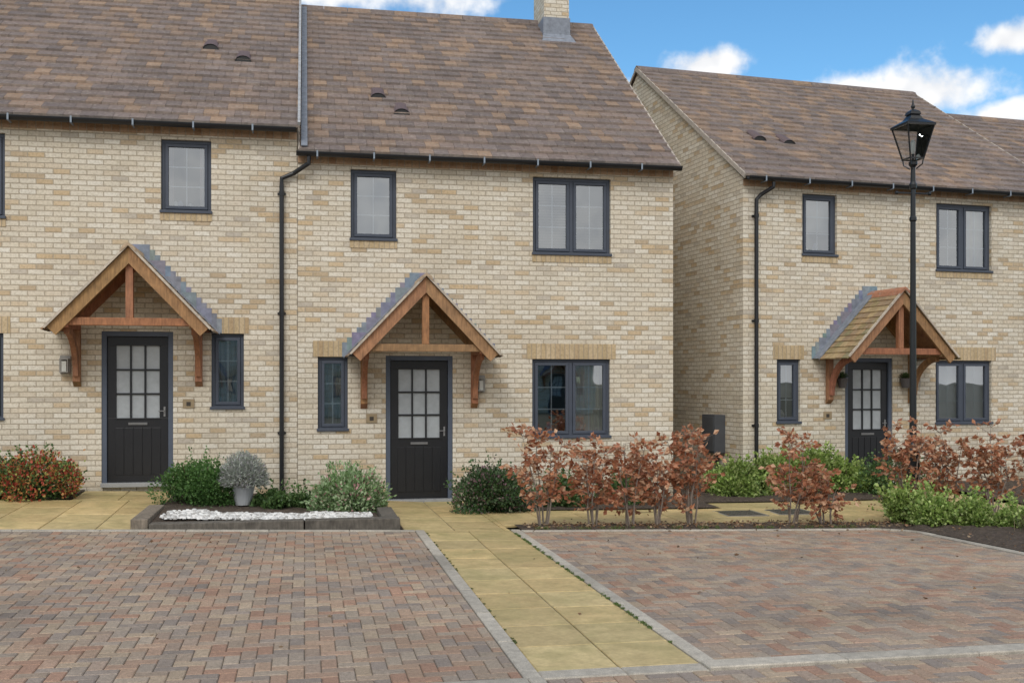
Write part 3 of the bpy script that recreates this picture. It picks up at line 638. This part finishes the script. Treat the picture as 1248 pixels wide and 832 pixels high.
def shrub(name,cx,cy,rx,ry,h,n,leaf,pal,seed,lobes=14,tip=None,z0=None,up=.35,wr=.38,spr=0):
    rng=np.random.default_rng(seed); z=g(cx,cy) if z0 is None else z0
    E=empty(name,(cx,cy,z))
    th=rng.uniform(0,2*np.pi,lobes); ph=np.arccos(rng.uniform(0,1,lobes)); rr=rng.uniform(.45,.85,lobes)
    C=np.stack([rr*np.sin(ph)*np.cos(th)*rx,rr*np.sin(ph)*np.sin(th)*ry,.12*h+rr*np.cos(ph)*h*.8],1); C[0]=(0,0,h*.4)
    lr=rng.uniform(.28,.42,lobes)*min(rx,h); lr[0]=min(rx,h)*.6
    k=rng.choice(lobes,n,p=(lr**2/np.sum(lr**2)))
    d=rng.normal(size=(n,3)); d/=np.linalg.norm(d,axis=1,keepdims=True); rad=lr[k]*rng.uniform(.3,1,n)**.35
    P=C[k]+d*rad[:,None]*(1+rng.exponential(.10,(n,1))); P[:,2]=np.abs(P[:,2])
    Dr=d+rng.normal(size=(n,3))*.5; Dr[:,2]+=up
    lobecol=rng.uniform(.8,1.25,lobes)[:,None]
    cols=pick(rng,n,pal)*lobecol[k]
    if tip is not None:
        outer=((P/np.array([rx,ry,h]))**2).sum(1)>.35; pk=np.clip(tip[1]*rng.uniform(.4,1.6,lobes)[k],0,.95); sel=outer&(rng.random(n)<pk); cols[sel]=pick(rng,sel.sum(),tip[0])
    ns=spr
    if ns:
        SP=[];SD=[]
        for _ in range(ns):
            a=rng.uniform(0,6.28); e=rng.uniform(.3,1.4); dv=np.array([math.cos(a)*math.cos(e),math.sin(a)*math.cos(e),math.sin(e)]); st=dv*np.array([rx,ry,h])*.85
            for q in range(12): SP.append(st+dv*.02*q+rng.normal(size=3)*.008); SD.append(dv+rng.normal(size=3)*.7)
        SP=np.array(SP);P=np.concatenate([P,SP]);Dr=np.concatenate([Dr,np.array(SD)]);cols=np.concatenate([cols,pick(rng,len(SP),pal)*1.15]); n=len(P)
    L=rng.uniform(.7,1.3,n)*leaf; leaves('foliage',P,Dr,L,L*wr,cols,E,seed)
    m=MB(); r=random.Random(seed)
    for i in range(9): a=r.uniform(0,6.28); m.tube([(0.03*math.cos(a),.03*math.sin(a),-.02),(rx*.35*math.cos(a),ry*.35*math.sin(a),h*.4),(rx*.7*math.cos(a),ry*.7*math.sin(a),h*r.uniform(.6,.9))],[.012,.008,.004],5,0,(.12,.08,.05))
    m.make('stems',[M['plain']],E,fix=False)
    return E
GR=[(.07,.14,.04),(.10,.18,.055),(.13,.21,.07),(.055,.10,.035)]
BEE=[(.46,.20,.10),(.54,.29,.17),(.36,.14,.075),(.60,.38,.24),(.42,.17,.09)]
def beech(name,cx,cy,h,rx,seed,dens=1.0):
    rng=np.random.default_rng(seed); r=random.Random(seed); z=g(cx,cy); E=empty(name,(cx,cy,z)); m=MB(); P=[];Dd=[]
    ns=r.randint(5,6)
    for k in range(ns):
        a=r.uniform(0,6.28); sp=r.uniform(.1,1)*rx*.9; hh=h*r.uniform(.62,1.02)
        b0=Vector((.04*math.cos(a),.04*math.sin(a),-.03)); e=Vector((sp*math.cos(a),sp*math.sin(a)*.7,hh))
        pts=[b0.lerp(e,t)+Vector((r.uniform(-1,1)*.03,r.uniform(-1,1)*.03,.10*hh*math.sin(t*3.14))) for t in (0,.25,.5,.75,1)]
        m.tube(pts,[.013,.011,.008,.005,.002],5,0,(.22,.18,.15))
        for q in range(int(16*dens)):
            t=r.uniform(.22,1); i=min(3,int(t*4)); p=pts[i].lerp(pts[i+1],t*4-i)
            aa=r.uniform(0,6.28); ln=r.uniform(.10,.40)*(1.15-t*.5); dd=Vector((math.cos(aa),math.sin(aa)*.8,r.uniform(-.1,.8))).normalized()
            q2=p+dd*ln; m.tube([p,q2],[.0035,.0015],4,0,(.20,.15,.12),caps=False)
            if r.random()<.12: continue
            for s in range(r.randint(5,11)):
                tt=r.uniform(.3,1.05); pp=p+dd*ln*tt; P.append(tuple(pp+Vector((r.gauss(0,.015),r.gauss(0,.015),r.gauss(0,.015))))); Dd.append((dd.x+r.gauss(0,.7),dd.y+r.gauss(0,.7),dd.z-.3+r.gauss(0,.6)))
    m.make('stems',[M['plain']],E,fix=False)
    P=np.array(P);Dd=np.array(Dd);n=len(P); L=rng.uniform(.055,.095,n)
    leaves('copper_leaves',P,Dd,L,L*.34,pick(rng,n,BEE),E,seed,.4)
    return E
for i,(x,y,h,rx,dn) in enumerate([(2.90,-3.2,1.20,.46,1.3),(3.52,-3.2,1.10,.46,1.2),(3.98,-3.25,1.05,.42,1.1),(4.38,-3.2,.92,.34,.9),(4.80,-3.2,1.18,.50,1.3),
   (6.18,-3.2,1.22,.55,1.2),(6.62,-3.25,.75,.3,.7),(8.0,-2.9,1.42,.5,1.2),(8.75,-2.7,1.2,.42,1.0),(9.3,-2.9,1.4,.60,1.4),(9.95,-3.1,1.25,.5,1.2),(10.6,-2.6,1.2,.5,1.1)]):
    beech('beech_sapling'+('.%03d'%i if i else ''),x,y,h,rx,i+1,dn)
RT=[(.50,.11,.07),(.44,.08,.06),(.56,.28,.10),(.42,.46,.14)]
shrub('heather_shrub',-3.50,-.85,.62,.42,.60,7500,.042,GR,11,tip=(RT,.8),spr=25)
shrub('heather_shrub.001',-4.35,-.85,.62,.45,.64,7000,.042,[(.16,.24,.06),(.22,.30,.08),(.12,.18,.05)],12,tip=(RT,.35),spr=25)
shrub('evergreen_shrub',-1.42,-1.3,.50,.42,.64,11000,.034,[(.06,.14,.035),(.08,.18,.045),(.10,.21,.055),(.13,.24,.07)],13,lobes=30,spr=14)
shrub('low_green_plant',-.38,-1.5,.32,.25,.20,2600,.045,GR,14,spr=14)
shrub('low_green_plant.001',-.02,-1.35,.28,.25,.17,2000,.045,GR,24,spr=10)
shrub('hebe_shrub',.55,-1.85,.50,.42,.54,7500,.055,[(.20,.31,.14),(.28,.40,.20),(.15,.25,.09),(.36,.46,.27)],15,tip=([(.58,.32,.32),(.48,.54,.34)],.16),wr=.26,lobes=20,spr=45)
shrub('viburnum_shrub',2.52,-1.4,.62,.5,.60,11000,.040,[(.04,.085,.03),(.055,.115,.038),(.08,.15,.055)],16,tip=([(.26,.16,.18),(.20,.23,.15)],.28),lobes=20,spr=35)
YG=[(.24,.34,.08),(.32,.44,.12),(.16,.25,.06),(.42,.50,.19)]
for i,(x,y,rx,h) in enumerate([(6.75,.1,.5,.5),(7.5,.25,.55,.66),(8.3,.35,.5,.70),(8.75,.2,.4,.45)]):
    shrub('euonymus_shrub' + ('.%03d'%i if i else ''),x,y-.1,rx,.42,h,6500,.05,YG,30+i,lobes=18,spr=30)
for i,(x,y,rx,h) in enumerate([(8.0,-3.5,.35,.42),(8.45,-3.6,.38,.36),(8.95,-3.9,.33,.28),(7.75,-3.15,.3,.5),(3.6,-1.1,.4,.4),(4.6,-.9,.4,.4),(9.4,-.2,.8,.6)]):
    shrub('low_evergreen_plant' + ('.%03d'%i if i else ''),x,y,rx,.3,h,3200,.045,YG if i<4 else GR,50+i,spr=30)
pp=empty('potted_lavender',(-.80,-1.45,g(-.8,-1.45)))
m=MB(); m.tube([(0,0,.03),(0,0,.05),(0,0,.27),(0,0,.30),(0,0,.30),(0,0,.24)],[.10,.105,.15,.165,.145,.14],20,0,(.42,.44,.46)); m.make('pot',[M['plain']],pp)
rng=np.random.default_rng(5); n=6500
d=rng.normal(size=(n,3)); d[:,2]=np.abs(d[:,2])*.9+.1; d/=np.linalg.norm(d,axis=1,keepdims=True); rad=rng.uniform(.25,1.15,n)**.5
P=np.stack([d[:,0]*rad*.31,d[:,1]*rad*.31,.27+d[:,2]*rad*.42],1)
lo=leaves('lavender_foliage',P,d+rng.normal(size=(n,3))*.35,rng.uniform(.03,.07,n),rng.uniform(.005,.009,n),pick(rng,n,[(.42,.46,.40),(.52,.55,.50),(.34,.38,.32),(.42,.40,.43)]),pp,5)
def grass(name,pts,h,n,pal,seed,sp=.12,w=.004):
    rng=np.random.default_rng(seed); k=rng.integers(0,len(pts),n); pts=np.array(pts); P=np.zeros((n,3)); P[:,:2]=pts[k]+rng.normal(size=(n,2))*sp
    P[:,2]=[g(x,y) for x,y in P[:,:2]]; D=rng.normal(size=(n,3))*.4; D[:,2]=1
    leaves(name,P,D,rng.uniform(.5,1.1,n)*h,np.full(n,w),pick(rng,n,pal),None,seed)
grass('ornamental_grass',[(10.2,-3.8),(9.7,-3.6),(10.8,-4.0),(9.3,-4.0),(8.9,-4.6)],.42,2200,[(.16,.13,.08),(.22,.18,.11),(.1,.12,.06)],1,.16)
gr_=random.Random(4)
grass('path_edge_grass',[(2.415,-3.7-5.5*gr_.random()**1.2) for i in range(70)],.022,2200,[(.10,.16,.04),(.14,.2,.06)],2,.010,.003)
grass('path_edge_grass.001',[(1.385,-3.7-5.5*gr_.random()) for i in range(30)],.015,700,[(.10,.14,.04),(.14,.16,.06)],12,.006,.003)
grass('bed_edge_grass',[(2.6+4.6*gr_.random(),-3.5) for i in range(60)],.06,1500,[(.10,.16,.04),(.14,.2,.06),(.2,.17,.08)],3,.02,.003)
rng=np.random.default_rng(9); n=1500
xy=np.concatenate([np.stack([rng.uniform(2.6,10,n),rng.normal(-3.28,.16,n)],1),np.stack([rng.uniform(7.6,12,900),rng.uniform(-8,-3,900)],1),np.stack([rng.uniform(2.5,9,70),rng.uniform(-6,-1.5,70)],1),np.stack([rng.uniform(-8,7,60),rng.uniform(-9,-3.7,60)],1)])
P=np.array([(x,y,g(x,y)+(.035 if (y>-3.55 and x>2.5) or x>7.6 else .008)) for x,y in xy]); D=rng.normal(size=(len(P),3)); D[:,2]*=.15
leaves('leaf_litter',P,D,rng.uniform(.03,.06,len(P)),rng.uniform(.01,.018,len(P)),pick(rng,len(P),[(.26,.15,.08),(.36,.21,.12),(.16,.11,.07),(.42,.31,.2)]),None,9)
# ------------------------------------------------------------------ street lamp
sl=empty('street_lamp',(8.38,-2.40,g(8.38,-2.4)))
m=MB(); LB=(.010,.012,.014)
prof=[(0,.13),(.04,.13),(.06,.105),(.12,.095),(.85,.088),(.90,.10),(.94,.085),(1.0,.062),(1.06,.050),(4.1,.036),(4.12,.05),(4.16,.05),(4.18,.036),(4.55,.033),(4.57,.05),(4.62,.055),(4.66,.035),(4.86,.03),(4.90,.06),(4.94,.06)]
m.tube([(0,0,z) for z,_ in prof],[r_ for _,r_ in prof],16,0,LB)
m.make('post',[M['metal']],sl,smooth=False)
m=MB(); m.tube([(-.24,0,4.50),(.24,0,4.50)],.012,8,0,LB)
for s in (-1,1): m.tube([(s*.24,0,4.50),(s*.27,0,4.50)],.024,8,0,LB)
for sx in (-1,1):
    for sy in (-1,1):
        m.tube([(sx*.03,sy*.03,4.84),(sx*.09,sy*.09,4.90),(sx*.10,sy*.10,4.99)],.009,6,0,LB)
m.make('ladder_bar_and_frog',[M['metal']],sl)
zb,zt=4.97,5.42; b0,t0=.10,.20
m=MB()
for sx in (-1,1):
    for sy in (-1,1): m.beam((sx*b0,sy*b0,zb),(sx*t0,sy*t0,zt),.016,.016,(0,1,0),0,LB)
for (zz,q,hh) in ((zb,b0+.010,.02),(zt,t0+.02,.03)):
    m.box(-q,q,-q,-q+.02,zz,zz+hh,0,LB); m.box(-q,q,q-.02,q,zz,zz+hh,0,LB); m.box(-q,-q+.02,-q+.02,q-.02,zz,zz+hh,0,LB); m.box(q-.02,q,-q+.02,q-.02,zz,zz+hh,0,LB)
rp=[(zt+.03,t0+.025),(zt+.11,.10),(zt+.17,.065),(zt+.18,.08),(zt+.22,.07),(zt+.25,.03)]
for i in range(len(rp)-1):
    (z0,r0),(z1,r1)=rp[i],rp[i+1]
    c0=[(-r0,-r0,z0),(r0,-r0,z0),(r0,r0,z0),(-r0,r0,z0)];c1=[(-r1,-r1,z1),(r1,-r1,z1),(r1,r1,z1),(-r1,r1,z1)]
    for k in range(4): m.face([c0[k],c0[(k+1)%4],c1[(k+1)%4],c1[k]],0,LB)
m.tube([(0,0,zt+.24),(0,0,zt+.27),(0,0,zt+.29),(0,0,zt+.32),(0,0,zt+.40)],[.02,.02,.032,.018,.004],10,0,LB)
m.make('lantern_frame',[M['metal']],sl,fix=False)
m=MB()
for k in range(4):
    cs=[(-1,-1),(1,-1),(1,1),(-1,1)]; a,b=cs[k],cs[(k+1)%4]
    m.face([(a[0]*b0,a[1]*b0,zb+.02),(b[0]*b0,b[1]*b0,zb+.02),(b[0]*t0,b[1]*t0,zt),(a[0]*t0,a[1]*t0,zt)])
m.make('lantern_glass',[M['clearglass']],sl,fix=False)
m=MB(); m.tube([(0,0,zb+.0),(0,0,zb+.08)],.02,10,0,LB); m.tube([(0,0,zb+.08),(0,0,zb+.12),(0,0,zb+.24),(0,0,zb+.28)],[.015,.03,.035,.015],12,0,(.75,.75,.72)); m.make('lamp_bulb',[M['plain']],sl)
# ------------------------------------------------------------------ world
wd=bpy.data.worlds.new('World'); scene.world=wd; wd.use_nodes=True; nt=wd.node_tree; nt.nodes.clear()
out=N(nt,'ShaderNodeOutputWorld'); bg=N(nt,'ShaderNodeBackground'); sky=N(nt,'ShaderNodeTexSky'); sky.sky_type='NISHITA'; sky.sun_disc=False
SE,SR=42,205
sky.sun_elevation=math.radians(SE); sky.sun_rotation=math.radians(SR); sky.air_density=1.0; sky.dust_density=.3; sky.ozone_density=2.0
tc=N(nt,'ShaderNodeTexCoord'); vec=tc.outputs['Generated']; sp=N(nt,'ShaderNodeSeparateXYZ'); nt.links.new(vec,sp.inputs[0])
az=math_(nt,'ARCTAN2',sp.outputs[0],sp.outputs[1]); el=math_(nt,'ARCSINE',sp.outputs[2])
nz=noise(nt,vec,20,5,.58); nzl=noise(nt,vec,40,2,.5)
acc=None
for (a,e,w_,h_) in ((31.6,14.2,5.2,1.6),(28.3,14.4,3.0,1.0),(35.7,16.2,2.4,.9),(21.3,16.3,3.2,1.0),(35.9,12.8,2.6,.9),(4.0,19.8,7.0,1.3),(17.0,15.2,1.8,.8),(-8,22,5,1.6),(44,16,6,1.8)):
    dx=math_(nt,'DIVIDE',math_(nt,'SUBTRACT',az,math.radians(a)),math.radians(w_)); dy=math_(nt,'DIVIDE',math_(nt,'SUBTRACT',el,math.radians(e)),math.radians(h_))
    dd=math_(nt,'SQRT',math_(nt,'ADD',math_(nt,'MULTIPLY',dx,dx),math_(nt,'MULTIPLY',dy,dy)))
    v=math_(nt,'SUBTRACT',1.0,dd); acc=v if acc is None else math_(nt,'MAXIMUM',acc,v)
v=math_(nt,'ADD',math_(nt,'MAXIMUM',acc,-1.0),math_(nt,'MULTIPLY',math_(nt,'SUBTRACT',nz,.5),2.3))
mr=N(nt,'ShaderNodeMapRange'); mr.interpolation_type='SMOOTHSTEP'; mr.inputs[1].default_value=.0; mr.inputs[2].default_value=.75; nt.links.new(v,mr.inputs[0])
bk=math_(nt,'ADD',math_(nt,'MULTIPLY',sp.outputs[1],-1.6),math_(nt,'MULTIPLY',sp.outputs[2],1.1)); bk=math_(nt,'ADD',bk,math_(nt,'MULTIPLY',math_(nt,'SUBTRACT',noise(nt,vec,3.2,4,.6),.5),2.5))
mr2=N(nt,'ShaderNodeMapRange'); mr2.interpolation_type='SMOOTHSTEP'; mr2.inputs[1].default_value=.15; mr2.inputs[2].default_value=.8; nt.links.new(bk,mr2.inputs[0])
# keep the broken overcast above the low band of blue sky in front
hi=N(nt,'ShaderNodeMapRange'); hi.inputs[1].default_value=.42; hi.inputs[2].default_value=.62; nt.links.new(math_(nt,'SUBTRACT',sp.outputs[2],math_(nt,'MULTIPLY',math_(nt,'MINIMUM',sp.outputs[1],0.0),3.0)),hi.inputs[0])
cl=math_(nt,'MAXIMUM',mr.outputs[0],math_(nt,'MULTIPLY',mr2.outputs[0],hi.outputs[0]))
hs=N(nt,'ShaderNodeHueSaturation'); hs.inputs['Saturation'].default_value=1.15; nt.links.new(sky.outputs[0],hs.inputs['Color'])
skyc=mixc(nt,1.0,hs.outputs[0],(.80,1.04,1.07),'MULTIPLY')
cc=ramp(nt,nzl,[(.35,(6.0,6.1,6.3)),(.6,(7.1,7.1,7.1))])
fin=mixc(nt,cl,skyc,cc); nt.links.new(fin,bg.inputs[0]); bg.inputs[1].default_value=.148; nt.links.new(bg.outputs[0],out.inputs[0])
sd=bpy.data.lights.new('sun','SUN'); sd.energy=1.3; sd.angle=math.radians(26); sd.color=(1,.965,.92); so=bpy.data.objects.new('sun',sd); scene.collection.objects.link(so)
a=math.radians(SR); e=math.radians(SE); dirv=Vector((math.sin(a)*math.cos(e),math.cos(a)*math.cos(e),math.sin(e))); so.rotation_euler=dirv.to_track_quat('Z','Y').to_euler()
# ------------------------------------------------------------------ camera
cd=bpy.data.cameras.new('camera'); co=bpy.data.objects.new('camera',cd); scene.collection.objects.link(co)
co.location=(0,-16.02,1.75); co.rotation_euler=(math.radians(90),0,math.radians(-11)); cd.sensor_width=36; cd.lens=1300/1248*36; cd.shift_y=49/1248; cd.clip_end=3000
scene.camera=co
scene.view_settings.view_transform='Standard'; scene.view_settings.look='None'; scene.view_settings.exposure=0
print('done')
